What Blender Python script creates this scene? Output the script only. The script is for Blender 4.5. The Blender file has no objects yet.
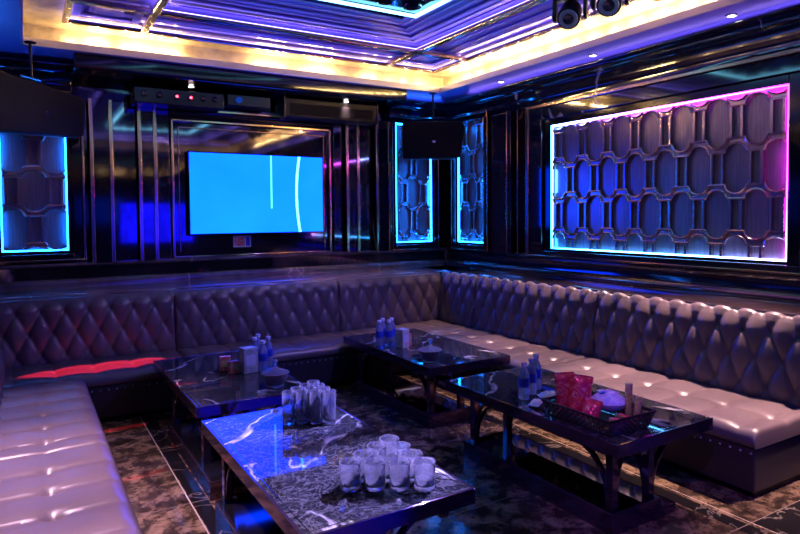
import bpy, bmesh, math, random
from mathutils import Vector, Matrix
random.seed(7)
PI = math.pi
sc = bpy.context.scene
col = sc.collection

# ------------------------------------------------------------------ materials
def new_mat(name):
    m = bpy.data.materials.new(name); m.use_nodes = True
    nt = m.node_tree; b = nt.nodes['Principled BSDF']
    return m, nt, b
def pm(name, color, rough=.4, metal=0., spec=.5, emis=None, es=0., coat=0., trans=0., ior=1.45, alpha=1.):
    m, nt, b = new_mat(name)
    b.inputs['Base Color'].default_value = (*color, 1); b.inputs['Roughness'].default_value = rough
    b.inputs['Metallic'].default_value = metal; b.inputs['Specular IOR Level'].default_value = spec
    b.inputs['Coat Weight'].default_value = coat; b.inputs['Coat Roughness'].default_value = .05
    b.inputs['Transmission Weight'].default_value = trans; b.inputs['IOR'].default_value = ior
    if emis:
        b.inputs['Emission Color'].default_value = (*emis, 1); b.inputs['Emission Strength'].default_value = es
    return m
def N(nt, t, **kw):
    n = nt.nodes.new(t)
    for k, v in kw.items():
        if k in n.inputs: n.inputs[k].default_value = v
        else: setattr(n, k, v)
    return n
def math_n(nt, op, a, b=None, c=None):
    n = nt.nodes.new('ShaderNodeMath'); n.operation = op
    for i, v in enumerate((a, b, c)):
        if v is None: continue
        if isinstance(v, (int, float)): n.inputs[i].default_value = v
        else: nt.links.new(v, n.inputs[i])
    return n.outputs[0]
def ramp(nt, src, stops, interp='LINEAR'):
    r = nt.nodes.new('ShaderNodeValToRGB'); r.color_ramp.interpolation = interp
    e = r.color_ramp.elements
    while len(e) < len(stops): e.new(.5)
    for el, (p, c) in zip(e, stops): el.position = p; el.color = (*c, 1)
    nt.links.new(src, r.inputs[0]); return r.outputs[0]
def mixc(nt, f, a, b, mode='MIX'):
    n = nt.nodes.new('ShaderNodeMix'); n.data_type = 'RGBA'; n.blend_type = mode
    for s, v in ((n.inputs[0], f), (n.inputs[6], a), (n.inputs[7], b)):
        if isinstance(v, (int, float)): s.default_value = v
        elif isinstance(v, tuple): s.default_value = (*v, 1)
        else: nt.links.new(v, s)
    return n.outputs[2]
def objco(nt, scale=1., world=False):
    t = nt.nodes.new('ShaderNodeNewGeometry' if world else 'ShaderNodeTexCoord')
    o = t.outputs['Position'] if world else t.outputs['Object']
    mp = nt.nodes.new('ShaderNodeMapping'); nt.links.new(o, mp.inputs[0])
    mp.inputs['Scale'].default_value = (scale,)*3 if isinstance(scale, (int, float)) else scale
    return mp.outputs[0]
def noise(nt, vec, scale, detail=4., rough=.55, dist=0.):
    n = N(nt, 'ShaderNodeTexNoise', Scale=scale, Detail=detail, Roughness=rough, Distortion=dist)
    nt.links.new(vec, n.inputs['Vector']); return n.outputs['Fac']
def bump(nt, b, h, strength=.3, dist=.01):
    n = N(nt, 'ShaderNodeBump', Strength=strength, Distance=dist)
    nt.links.new(h, n.inputs['Height']); nt.links.new(n.outputs[0], b.inputs['Normal'])
def vein(nt, vec, scale, width, dist=1.2, detail=5.):
    f = noise(nt, vec, scale, detail, .5, dist)
    a = math_n(nt, 'ABSOLUTE', math_n(nt, 'SUBTRACT', f, .5))
    return math_n(nt, 'SUBTRACT', 1., math_n(nt, 'MINIMUM', math_n(nt, 'DIVIDE', a, width), 1.))

def mat_marble(name, base, veinc, rough, scale=.9, width=.012, spec=.6):
    m, nt, b = new_mat(name)
    v = objco(nt, (1., 1., .55), True)
    f = vein(nt, v, scale, width, .3, 2.)
    msk = math_n(nt, 'GREATER_THAN', noise(nt, v, 1.1, 2.), .58)
    f = math_n(nt, 'MULTIPLY', f, msk)
    cl = ramp(nt, noise(nt, v, 5., 5.), [(.35, base), (.75, tuple(c*2.2 for c in base))])
    nt.links.new(mixc(nt, f, cl, veinc), b.inputs['Base Color'])
    b.inputs['Roughness'].default_value = rough; b.inputs['Specular IOR Level'].default_value = spec
    return m
M = {}
M['marble'] = mat_marble('polished black marble', (.006, .006, .010), (.45, .38, .33), .06, spec=1.)
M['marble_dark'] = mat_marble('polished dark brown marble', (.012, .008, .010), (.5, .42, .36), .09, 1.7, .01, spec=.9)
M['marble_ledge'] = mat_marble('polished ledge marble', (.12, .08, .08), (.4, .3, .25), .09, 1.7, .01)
M['gold'] = pm('polished gold steel', (.75, .5, .26), .16, 1.)
M['bronze'] = pm('bronze steel', (.42, .27, .2), .2, 1.)
M['chrome'] = pm('dark chrome', (.35, .33, .37), .1, 1.)
M['black'] = pm('black plastic', (.004, .004, .007), .42, 0, .25)
M['black_gloss'] = pm('black lacquer', (.006, .006, .008), .1, 0, .6)
M['black_metal'] = pm('black steel', (.03, .025, .03), .25, .6)
M['grille'] = pm('black speaker grille', (.002, .002, .005), .6, 0, .15)
M['plum'] = pm('plum lacquered table metal', (.13, .085, .14), .09, .85, .7)
M['soffit'] = pm('pearl violet blue ceiling paint', (.26, .25, .72), .3)
M['white_lip'] = pm('white ceiling paint', (.75, .68, .7), .5)
M['violet'] = pm('violet satin ceiling paint', (.30, .24, .62), .28)
M['violet_pale'] = pm('pale lilac ceiling paint', (.5, .4, .75), .35)
M['smoked'] = mat_marble('smoked mirror marble', (.10, .09, .10), (.5, .42, .36), .05)
M['smoked'].node_tree.nodes['Principled BSDF'].inputs['Metallic'].default_value = .9
M['mirror'] = pm('dark mirror', (.3, .3, .34), .03, 1.)
M['white_plastic'] = pm('white plastic', (.75, .75, .8), .35)
M['ring_grey'] = pm('grey lens ring plastic', (.32, .32, .36), .4)
M['nail'] = pm('pale steel nailhead', (.8, .76, .8), .3, .7)
M['lens'] = pm('lens glass', (.02, .02, .04), .04, 0, 1., coat=1.)

def mat_leather(name, c, rough):
    m, nt, b = new_mat(name)
    v = objco(nt, 1., True)
    n1 = noise(nt, v, 3., 4.)
    nt.links.new(ramp(nt, n1, [(.3, tuple(x*.85 for x in c)), (.7, tuple(x*1.1 for x in c))]), b.inputs['Base Color'])
    b.inputs['Roughness'].default_value = rough; b.inputs['Specular IOR Level'].default_value = .5
    vo = N(nt, 'ShaderNodeTexVoronoi', Scale=260.); nt.links.new(v, vo.inputs['Vector'])
    bump(nt, b, vo.outputs['Distance'], .12, .002)
    return m
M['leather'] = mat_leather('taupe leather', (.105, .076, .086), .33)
M['leather_shaded'] = mat_leather('shade darkened taupe leather', (.022, .017, .024), .4)  # same leather, its colour darkened for the shade below the seats

def mat_floor():
    m, nt, b = new_mat('brown mottled marble tiles')
    t = nt.nodes.new('ShaderNodeNewGeometry'); sx = nt.nodes.new('ShaderNodeSeparateXYZ')
    nt.links.new(t.outputs['Position'], sx.inputs[0]); v = t.outputs['Position']; X, Y = sx.outputs[0], sx.outputs[1]
    n1 = noise(nt, v, 9., 8., .65, .4)
    c = ramp(nt, n1, [(.36, (.012, .009, .007)), (.48, (.07, .045, .03)), (.58, (.19, .125, .08)), (.72, (.30, .21, .14))])
    n2 = noise(nt, v, 26., 6., .7, .8)
    c = mixc(nt, ramp(nt, n2, [(.5, (0, 0, 0)), (.62, (.75, .75, .75))]), c, (.015, .011, .009))
    blk = mixc(nt, vein(nt, v, 2.5, .015), (.009, .008, .009), (.12, .1, .09))
    def line(src, at, w): return math_n(nt, 'LESS_THAN', math_n(nt, 'ABSOLUTE', math_n(nt, 'SUBTRACT', src, at)), w)
    def band(src, a, bb): return line(src, (a+bb)/2, (bb-a)/2)
    for a, bb in ((.72, .80), (2.86, 2.95)):
        c = mixc(nt, band(X, a, bb), c, blk)
    near = math_n(nt, 'MULTIPLY', math_n(nt, 'LESS_THAN', Y, 1.66), math_n(nt, 'GREATER_THAN', X, 2.98))
    c = mixc(nt, near, c, blk)
    ym = math_n(nt, 'PINGPONG', math_n(nt, 'SUBTRACT', Y, 1.66), .417)
    g = math_n(nt, 'LESS_THAN', ym, .003)
    c = mixc(nt, g, c, (.16, .12, .1))
    ln = math_n(nt, 'MAXIMUM', line(X, .712, .0035), line(X, 2.98, .0025))
    c = mixc(nt, ln, c, (.4, .35, .3))
    nt.links.new(c, b.inputs['Base Color'])
    b.inputs['Roughness'].default_value = .13; b.inputs['Specular IOR Level'].default_value = .55
    return m
M['floor'] = mat_floor()

def mat_gold_leaf():
    m, nt, b = new_mat('gold leaf')
    v = objco(nt, 1., True)
    n1 = noise(nt, v, 5., 6., .65)
    c = ramp(nt, n1, [(.3, (.34, .27, .2)), (.5, (.62, .52, .36)), (.7, (.8, .7, .5))])
    nt.links.new(c, b.inputs['Base Color']); b.inputs['Metallic'].default_value = .35; b.inputs['Roughness'].default_value = .42
    bump(nt, b, noise(nt, v, 14., 4.), .15, .01)
    return m
M['gold_leaf'] = mat_gold_leaf()

def mat_table():
    m, nt, b = new_mat('black swirled marble under glass')
    v = objco(nt, 1.)
    f1 = vein(nt, v, 6., .045, 3.2, 6.)
    f2 = vein(nt, v, 15., .06, 3., 5.)
    f3 = math_n(nt, 'MULTIPLY', vein(nt, v, .8, .020, 2.4, 6.), ramp(nt, noise(nt, v, 6., 4.), [(.42, (0, 0, 0)), (.6, (1, 1, 1))]))
    cloud = noise(nt, v, 4., 5., .6, 1.)
    c = ramp(nt, cloud, [(.3, (.004, .004, .006)), (.55, (.014, .015, .018)), (.75, (.035, .036, .04))])
    c = mixc(nt, math_n(nt, 'MULTIPLY', f1, .14), c, (.35, .35, .36))
    c = mixc(nt, math_n(nt, 'MULTIPLY', f2, .09), c, (.4, .4, .42))
    c = mixc(nt, f3, c, (.62, .6, .58))
    nt.links.new(c, b.inputs['Base Color'])
    b.inputs['Roughness'].default_value = .03; b.inputs['Specular IOR Level'].default_value = .25
    return m
M['table_top'] = mat_table()

def mat_brushed():
    m, nt, b = new_mat('brushed mauve metal panel')
    v = objco(nt, (1., 1., .04), True)
    n1 = noise(nt, v, 90., 3.)
    c = ramp(nt, n1, [(.3, (.22, .15, .19)), (.7, (.34, .25, .29))])
    nt.links.new(c, b.inputs['Base Color']); b.inputs['Metallic'].default_value = .45; b.inputs['Roughness'].default_value = .24
    bump(nt, b, noise(nt, objco(nt, (1., 1., .3), True), 5., 2.), .25, .02)
    return m
M['brushed'] = mat_brushed()
M['lattice'] = pm('satin rose bronze lattice', (.58, .38, .38), .22, .9)

def mat_emit(name, c, s):
    m = bpy.data.materials.new(name); m.use_nodes = True; nt = m.node_tree; nt.nodes.clear()
    e = N(nt, 'ShaderNodeEmission', Strength=s); e.inputs[0].default_value = (*c, 1)
    o = nt.nodes.new('ShaderNodeOutputMaterial'); nt.links.new(e.outputs[0], o.inputs[0]); return m
def mat_emit_grad(name, axis, a0, a1, stops, s):
    """LED tape whose diodes change colour along its length"""
    m = bpy.data.materials.new(name); m.use_nodes = True; nt = m.node_tree; nt.nodes.clear()
    t = nt.nodes.new('ShaderNodeNewGeometry'); sx = nt.nodes.new('ShaderNodeSeparateXYZ'); nt.links.new(t.outputs['Position'], sx.inputs[0])
    f = math_n(nt, 'DIVIDE', math_n(nt, 'SUBTRACT', sx.outputs[axis], a0), a1-a0)
    c = ramp(nt, f, stops)
    e = N(nt, 'ShaderNodeEmission', Strength=s); nt.links.new(c, e.inputs[0])
    o = nt.nodes.new('ShaderNodeOutputMaterial'); nt.links.new(e.outputs[0], o.inputs[0]); return m
CY = (.06, .50, 1.)
M['led_cyan'] = mat_emit('cyan light tape', (.005, .17, 1.), 42.)
M['led_cyan_c'] = mat_emit('white cyan light tape', (.2, .7, 1.), 6.)
M['led_violet'] = mat_emit('violet light tape', (.24, .17, 1.), 8.)
M['led_warm'] = mat_emit('warm light tape', (1., .62, .22), 3.)
M['lamp_white'] = mat_emit('white lamp', (1., .9, .85), 14.)
M['lamp_red'] = mat_emit('red laser lamp', (1., .03, .06), 14.)
M['glow_blue'] = mat_emit('blue reflection glow', (.02, .12, 1.), .25)  # faint glow standing in for a blue reflection

def mat_tv(name, base, s, lines=True):
    m = bpy.data.materials.new(name); m.use_nodes = True; nt = m.node_tree; nt.nodes.clear()
    t = nt.nodes.new('ShaderNodeTexCoord'); sx = nt.nodes.new('ShaderNodeSeparateXYZ'); nt.links.new(t.outputs['Object'], sx.inputs[0])
    c = mixc(nt, ramp(nt, noise(nt, t.outputs['Object'], 1.4, 2.), [(.35, (0, 0, 0)), (.7, (1, 1, 1))]), base, (base[0]*1.6, base[1]*1.2, base[2]))
    if lines:
        z2 = math_n(nt, 'POWER', sx.outputs[2], 2.)
        cx = math_n(nt, 'ADD', .405, math_n(nt, 'MULTIPLY', z2, .22))
        d = math_n(nt, 'ABSOLUTE', math_n(nt, 'SUBTRACT', sx.outputs[0], cx))
        l1 = math_n(nt, 'LESS_THAN', d, .013)
        d2 = math_n(nt, 'ABSOLUTE', math_n(nt, 'SUBTRACT', sx.outputs[0], .125))
        l2 = math_n(nt, 'MULTIPLY', math_n(nt, 'LESS_THAN', d2, .008), math_n(nt, 'GREATER_THAN', sx.outputs[2], -.15))
        c = mixc(nt, math_n(nt, 'ADD', math_n(nt, 'MULTIPLY', l1, .45), math_n(nt, 'MULTIPLY', l2, .2)), c, (.12, .75, 1.0))
    e = N(nt, 'ShaderNodeEmission', Strength=s); nt.links.new(c, e.inputs[0])
    o = nt.nodes.new('ShaderNodeOutputMaterial'); nt.links.new(e.outputs[0], o.inputs[0]); return m
M['tv'] = mat_tv('blue television picture', (.0006, .030, 1.), 9.5)
M['tv_rear'] = mat_tv('deep blue television picture', (.004, .004, 1.), 6., False)

def mat_glass(name, tint, frost):
    m = bpy.data.materials.new(name); m.use_nodes = True; nt = m.node_tree; nt.nodes.clear()
    g = N(nt, 'ShaderNodeBsdfGlass', Roughness=.05, IOR=1.45); g.inputs[0].default_value = (*tint, 1)
    d = nt.nodes.new('ShaderNodeBsdfDiffuse'); d.inputs[0].default_value = (.85, .85, .9, 1)
    tr = nt.nodes.new('ShaderNodeBsdfTranslucent'); tr.inputs[0].default_value = (.85, .85, .9, 1)
    a = N(nt, 'ShaderNodeMixShader', Fac=.5); nt.links.new(d.outputs[0], a.inputs[1]); nt.links.new(tr.outputs[0], a.inputs[2])
    x = N(nt, 'ShaderNodeMixShader', Fac=frost); nt.links.new(g.outputs[0], x.inputs[1]); nt.links.new(a.outputs[0], x.inputs[2])
    o = nt.nodes.new('ShaderNodeOutputMaterial'); nt.links.new(x.outputs[0], o.inputs[0]); return m
M['cut_glass'] = mat_glass('cut glass', (.95, .95, 1.), .13)
M['clear_glass'] = mat_glass('ribbed glass', (.95, .95, 1.), .13)
M['bottle'] = mat_glass('clear bottle plastic', (.9, .92, 1.), .28)
M['pink_glass'] = mat_glass('pink pressed glass', (1., .82, .8), .30)
M['label_blue'] = pm('blue bottle label', (.02, .05, .5), .35)
M['label_white'] = pm('white bottle label', (.6, .62, .75), .35)

def mat_noise2(name, stops, scale, rough=.4, metal=0., dist=1.):
    m, nt, b = new_mat(name)
    nt.links.new(ramp(nt, noise(nt, objco(nt, 1.), scale, 4., .6, dist), stops), b.inputs['Base Color'])
    b.inputs['Roughness'].default_value = rough; b.inputs['Metallic'].default_value = metal
    return m
M['bag'] = mat_noise2('red printed foil', [(.40, (.62, .02, .06)), (.54, (.8, .05, .08)), (.57, (.85, .5, .3)), (.60, (.7, .04, .2)), (.7, (.35, .02, .2))], 14., .28, .2, 2.)
M['wet_tissue'] = mat_noise2('printed white wrapper', [(.44, (.75, .72, .85)), (.55, (.8, .78, .85)), (.6, (.25, .15, .6)), (.66, (.78, .76, .85))], 22., .3)
M['film'] = mat_noise2('clear wrapped fruit plate', [(.4, (.5, .42, .85)), (.5, (.75, .7, .95)), (.6, (.45, .38, .8)), (.68, (.85, .8, .95))], 16., .18)
M['brown_food'] = mat_noise2('brown snack', [(.4, (.10, .03, .02)), (.6, (.28, .09, .05))], 30., .5)
M['gold_wrap'] = mat_noise2('gold printed wrapper', [(.4, (.5, .36, .1)), (.55, (.8, .66, .3)), (.62, (.2, .12, .04)), (.7, (.8, .7, .4))], 30., .3, .3)
M['green'] = mat_noise2('green wrapper', [(.4, (.04, .16, .05)), (.6, (.25, .4, .15))], 25., .4)
M['red'] = mat_noise2('red printed carton', [(.45, (.75, .12, .10)), (.6, (.85, .4, .3))], 30., .4)
M['tissue_box'] = mat_noise2('grey green printed carton', [(.45, (.32, .38, .40)), (.58, (.5, .55, .55)), (.64, (.18, .26, .3))], 18., .45)
M['pale_box'] = mat_noise2('pale printed carton', [(.45, (.5, .48, .46)), (.6, (.62, .6, .58))], 14., .45)
M['weave'] = pm('dark woven plastic', (.018, .013, .016), .35)

# ------------------------------------------------------------------ mesh builder
class MB:
    def __init__(s): s.v = []; s.f = []
    def add(s, vs, fs):
        o = len(s.v); s.v += [tuple(p) for p in vs]; s.f += [tuple(i+o for i in q) for q in fs]; return s
    def box(s, x0, x1, y0, y1, z0, z1, mp=None):
        vs = [(x, y, z) for z in (z0, z1) for y in (y0, y1) for x in (x0, x1)]
        if mp: vs = [mp(*p) for p in vs]
        return s.add(vs, [(0, 2, 3, 1), (4, 5, 7, 6), (0, 1, 5, 4), (2, 6, 7, 3), (0, 4, 6, 2), (1, 3, 7, 5)])
    def prism(s, poly, a, b, f):
        """poly of 2-D points, extruded from a to b; f(p, q, t) -> xyz"""
        n = len(poly)
        vs = [f(p, q, a) for p, q in poly] + [f(p, q, b) for p, q in poly]
        return s.add(vs, [tuple(range(n))[::-1], tuple(range(n, 2*n))] + [(i, (i+1) % n, n+(i+1) % n, n+i) for i in range(n)])
    def lathe(s, prof, n=24, c=(0, 0, 0), flute=0., nf=0, axis=None):
        vs = []
        for (r, z) in prof:
            for k in range(n):
                a = 2*PI*k/n; rr = r*(1+flute*math.cos(nf*a)) if nf else r
                p = Vector((rr*math.cos(a), rr*math.sin(a), z))
                if axis: p = axis @ p
                vs.append(p+Vector(c))
        m = len(prof)
        fs = [(i*n+k, i*n+(k+1) % n, (i+1)*n+(k+1) % n, (i+1)*n+k) for i in range(m-1) for k in range(n)]
        fs += [tuple(range(n))[::-1], tuple(range((m-1)*n, m*n))]
        return s.add(vs, fs)
    def tube(s, pts, r, n=8, closed=False):
        pts = [Vector(p) for p in pts]; m = len(pts); vs = []; up = None
        for i, p in enumerate(pts):
            if closed: t = pts[(i+1) % m]-pts[i-1]
            else: t = pts[min(i+1, m-1)]-pts[max(i-1, 0)]
            t.normalize()
            if up is None:
                up = t.orthogonal().normalized()
            up = (up-t*up.dot(t)).normalized(); w = t.cross(up)
            for k in range(n):
                a = 2*PI*k/n; vs.append(p+(up*math.cos(a)+w*math.sin(a))*r)
        fs = [(i*n+k, i*n+(k+1) % n, ((i+1) % m)*n+(k+1) % n, ((i+1) % m)*n+k) for i in range(m if closed else m-1) for k in range(n)]
        if not closed: fs += [tuple(range(n))[::-1], tuple(range((m-1)*n, m*n))]
        return s.add(vs, fs)
    def bar(s, pts, side, w, h):
        """rectangular section swept along pts; side = width direction"""
        pts = [Vector(p) for p in pts]; side = Vector(side).normalized(); vs = []; m = len(pts)
        for i, p in enumerate(pts):
            t = (pts[min(i+1, m-1)]-pts[max(i-1, 0)]).normalized(); nrm = t.cross(side).normalized()
            for a, b in ((-1, -1), (1, -1), (1, 1), (-1, 1)): vs.append(p+side*a*w/2+nrm*b*h/2)
        fs = [(i*4+k, i*4+(k+1) % 4, (i+1)*4+(k+1) % 4, (i+1)*4+k) for i in range(m-1) for k in range(4)]
        return s.add(vs, fs+[(3, 2, 1, 0), tuple(range((m-1)*4, m*4))])
    def grid(s, f, nu, nv):
        vs = [f(i, j) for i in range(nu) for j in range(nv)]
        return s.add(vs, [(i*nv+j, (i+1)*nv+j, (i+1)*nv+j+1, i*nv+j+1) for i in range(nu-1) for j in range(nv-1)])
    def build(s, name, mat, parent=None, bevel=0., smooth=True, local=False, seg=2, angle=35):
        off = Vector((0, 0, 0))
        if parent is not None and not local: off = world_loc(parent)
        me = bpy.data.meshes.new(name)
        me.from_pydata([tuple(Vector(p)-off) for p in s.v], [], s.f)
        bm = bmesh.new(); bm.from_mesh(me)
        bmesh.ops.recalc_face_normals(bm, faces=bm.faces[:])
        if bevel:
            ed = [e for e in bm.edges if len(e.link_faces) == 2 and e.calc_face_angle(0) > .5]
            bmesh.ops.bevel(bm, geom=ed, offset=bevel, segments=seg, affect='EDGES', profile=.5, clamp_overlap=True)
        bm.to_mesh(me); bm.free()
        me.materials.append(M[mat] if isinstance(mat, str) else mat)
        if smooth:
            for p in me.polygons: p.use_smooth = True
            me.set_sharp_from_angle(angle=math.radians(22 if bevel and seg == 2 else angle))
        o = bpy.data.objects.new(name, me); col.objects.link(o)
        if parent is not None: o.parent = parent
        return o
def world_loc(o):
    v = Vector((0, 0, 0))
    while o is not None: v = v+o.location; o = o.parent
    return v
def tag(o, label=None, cat=None, group=None, kind=None):
    if label: o['label'] = label
    if cat: o['category'] = cat
    if group: o['group'] = group
    if kind: o['kind'] = kind
    return o
def thing(name, loc, label, cat, group=None):
    o = bpy.data.objects.new(name, None); col.objects.link(o); o.location = loc; o.empty_display_size = .1
    return tag(o, label, cat, group)
def struct(o): o['kind'] = 'structure'; return o
def dup(root, loc, rz=0., label=None, group=None):
    r = root.copy(); col.objects.link(r); r.location = loc; r.rotation_euler = (0, 0, rz)
    if label: r['label'] = label
    if group: r['group'] = group
    for ch in list(root.children):
        c = ch.copy(); col.objects.link(c); c.parent = r
        for g in list(ch.children):
            d = g.copy(); col.objects.link(d); d.parent = c
    return r

# ------------------------------------------------------------------ room dimensions (metres); walls, ceiling and their fixtures scaled up about the camera
WX, DY, ZS = 4.52, 6.39, 2.885            # right wall, far wall, perimeter soffit
LX, RY, ZT = -.545, -1.58, 3.26           # left wall, rear wall, slab above
def PR(u, d, z): return (WX-d, u, z)     # right wall: u = y, d = out of the wall
def PB(u, d, z): return (u, DY-d, z)     # far wall: u = x

# ------------------------------------------------------------------ shell
struct(MB().box(LX-.1, WX+.1, RY-.1, DY+.1, -.1, 0).build('floor', 'floor', smooth=False))
struct(MB().box(LX-.1, WX+.1, RY-.1, DY+.1, ZT, ZT+.1).build('ceiling', 'violet', smooth=False))
struct(MB().box(LX-.1, WX+.1, DY, DY+.1, 0, ZT).build('wall_back', 'marble', smooth=False))
struct(MB().box(WX, WX+.1, RY-.1, DY, 0, ZT).build('wall_right', 'marble', smooth=False))
struct(MB().box(LX-.1, LX, RY-.1, DY, 0, ZT).build('wall_left', 'marble', smooth=False))
struct(MB().box(LX, WX, RY-.1, RY, 0, ZT).build('wall_front', 'marble', smooth=False))

tn = [0]
def trim(mb, mat, bevel=.004, **k):
    tn[0] += 1
    return struct(mb.build('trim_%d' % tn[0], mat, bevel=bevel, **k))

# ceiling: perimeter soffit, lip, cove riser, gold leaf band
ox0, ox1, oy0, oy1 = .033, 4.055, -1.01, 5.81
def ring(mb, a, b, z0, z1):
    """flat rectangular ring between outer rect a and inner rect b"""
    (X0, X1, Y0, Y1), (x0, x1, y0, y1) = a, b
    mb.box(X0, x0, Y0, Y1, z0, z1); mb.box(x1, X1, Y0, Y1, z0, z1)
    mb.box(x0, x1, Y0, y0, z0, z1); mb.box(x0, x1, y1, Y1, z0, z1); return mb
def inset(r, d): return (r[0]+d, r[1]-d, r[2]+d, r[3]-d)
opening = (ox0, ox1, oy0, oy1)
trim(ring(MB(), (LX, WX, RY, DY), inset(opening, -.02), ZS, ZS+.02), 'soffit', 0)
trim(ring(MB(), inset(opening, -.02), opening, ZS-.002, ZS+.058), 'white_lip', .003)
trim(ring(MB(), inset(opening, -.16), inset(opening, -.13), ZS+.02, 3.090), 'gold_leaf', 0)
T1R = (.316, 3.782, -.73, 5.526); T2R = (.883, 3.194, -.164, 4.96); LR = (1.34, 2.758, .38, 4.306)
trim(ring(MB(), inset(opening, -.16), T1R, 3.080, 3.1), 'gold_leaf', 0)
# warm light tape lying in the cove trough
tape = thing('cove_light_tape', (2.05, 2.4, ZS+.02), 'warm white light tape hidden behind the ceiling lip under the gold leaf band', 'light')
ring(MB(), inset(opening, -.10), inset(opening, -.085), ZS+.022, ZS+.032).build('tape', 'led_warm', tape, smooth=False)
# coffers
trim(ring(MB(), inset(T1R, -.025), inset(T1R, .025), 3.020, 3.052), 'bronze', .008)
trim(ring(MB(), inset(T2R, -.03), inset(T2R, .03), 3.015, 3.052), 'bronze', .01)
trim(ring(MB(), T1R, T2R, 3.105, 3.115), 'violet', 0)
for k, (d0, d1, z) in enumerate(((.06, .12, 3.092), (.15, .23, 3.085), (.27, .34, 3.092))):
    b1, b2 = inset(T1R, d0), inset(T1R, d1)
    trim(ring(MB(), b1, b2, z, 3.11), 'violet', .008)
mbx = MB(); gd = MB(); sq = MB()
for xa, xb in ((T1R[0], T2R[0]), (T2R[1], T1R[1])):
    for y in (T2R[2], T2R[3]): mbx.box(xa, xb, y-.03, y+.03, 3.015, 3.050)
    for ya, yb in ((T1R[2], T2R[2]), (T2R[3], T1R[3])):
        ring(sq, (xa+.04, xb-.04, ya+.04, yb-.04), (xa+.1, xb-.1, ya+.1, yb-.1), 3.075, 3.088)
        sq.box(xa+.18, xb-.18, ya+.18, yb-.18, 3.070, 3.085)
for ya, yb in ((T1R[2], T2R[2]), (T2R[3], T1R[3])):
    for x in (T2R[0], T2R[1]): mbx.box(x-.03, x+.03, ya, yb, 3.015, 3.050)
trim(mbx, 'bronze', .008); trim(sq, 'violet_pale', .006)
# inner tray of stepped mouldings rising to the light border
for k in range(3):
    a, b = inset(T2R, .02+.135*k), inset(T2R, .02+.135*(k+1))
    trim(ring(MB(), a, b, 3.105+.02*k, 3.125+.02*k), 'violet', .006)
    trim(ring(MB(), inset(a, .045), inset(a, .075), 3.095+.02*k, 3.11+.02*k), 'violet_pale', .006)
tape = thing('coffer_light_tape', (2.05, 2.4, 3.080), 'violet light tape along the ceiling coffer mouldings', 'light')
ring(MB(), inset(T1R, -.005), inset(T1R, .012), 3.053, 3.059).build('tape', 'led_violet', tape, smooth=False)
ring(MB(), inset(T2R, .004), inset(T2R, .018), 3.053, 3.059).build('tape', 'led_violet', tape, smooth=False)
ring(MB(), inset(T2R, -.018), inset(T2R, -.004), 3.053, 3.059).build('tape', 'led_violet', tape, smooth=False)
tape = thing('ceiling_light_border', (2.05, 2.34, 3.12), 'bright cyan white light border framing the black ceiling panel', 'light')
ring(MB(), inset(LR, -.03), LR, 3.115, 3.13).build('light_strip', 'led_cyan_c', tape, smooth=False)
cp = thing('ceiling_panel', (2.05, 2.34, 3.13), 'black glossy ceiling panel with scrolling cyan tracery', 'panel')
MB().box(*LR, 3.14, 3.16).build('panel', 'black_gloss', cp, smooth=False)
tr = MB()
for i in range(6):
    for j in range(16):
        cx, cy = LR[0]+.12+.235*i, LR[2]+.12+.245*j
        tr.tube([(cx+.09*math.cos(t)*(1-.05*k), cy+.09*math.sin(t)*(1-.05*k), 3.135) for k, t in enumerate([a*.6+i for a in range(9)])], .007, 5)
tr.build('tracery', 'chrome', cp)

# far wall bulkhead and crowns
trim(MB().prism([(0, 2.699), (.48, 2.7589), (.50, 2.7753), (.50, ZS), (0, ZS)], 0.3924, 3.6624, lambda p, q, t: PB(t, p, q)), 'black_gloss', .006)
crown = [(0, 2.59), (.10, 2.59), (.10, 2.6554), (.13, 2.6772), (.13, 2.7535), (.185, 2.7753), (.185, 2.82), (.24, 2.825), (.24, 2.845), (0, 2.845)]
trim(MB().prism(crown, LX, 0.3924, lambda p, q, t: PB(t, p, q)), 'marble', .006)
trim(MB().prism(crown, 3.6624, WX, lambda p, q, t: PB(t, p, q)), 'marble', .006)
trim(MB().prism([(p*.85, q) for p, q in crown], RY, DY-.2, lambda p, q, t: PR(t, p, q)), 'marble', .006)
trim(MB().box(LX, LX+.12, RY, DY-.25, 2.64, 2.845), 'marble', .006)
M['uplight_violet'] = mat_emit('added violet uplight', (.34, .22, 1.), 8.)  # glow of the hidden strips added to brighten the soffit
M['uplight_blue'] = mat_emit('added blue uplight', (.03, .14, 1.), 16.)
tape = thing('added_uplight', (4.38, 2., 2.846), 'unseen violet strip added on the right wall crown to light the soffit', 'light')  # added uplight for the right soffit
MB().box(4.375, 4.39, RY+.1, 5.7, 2.846, 2.852).build('tape', 'uplight_violet', tape, smooth=False)
tape = thing('added_uplight', (4.0, 6.2, 2.846), 'unseen blue strip added on the far right corner crown to light the soffit', 'light')  # added uplight for the corner soffit
MB().box(3.70, 4.36, DY-.16, DY-.145, 2.846, 2.852).build('tape', 'uplight_blue', tape, smooth=False)
tape = thing('added_uplight', (-.465, 2., 2.846), 'unseen blue strip added on the left wall crown to light the soffit', 'light')  # added uplight for the left soffit
MB().box(-.47, -.455, RY+.1, 6.0, 2.846, 2.852).build('tape', 'uplight_blue', tape, smooth=False)

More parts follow.
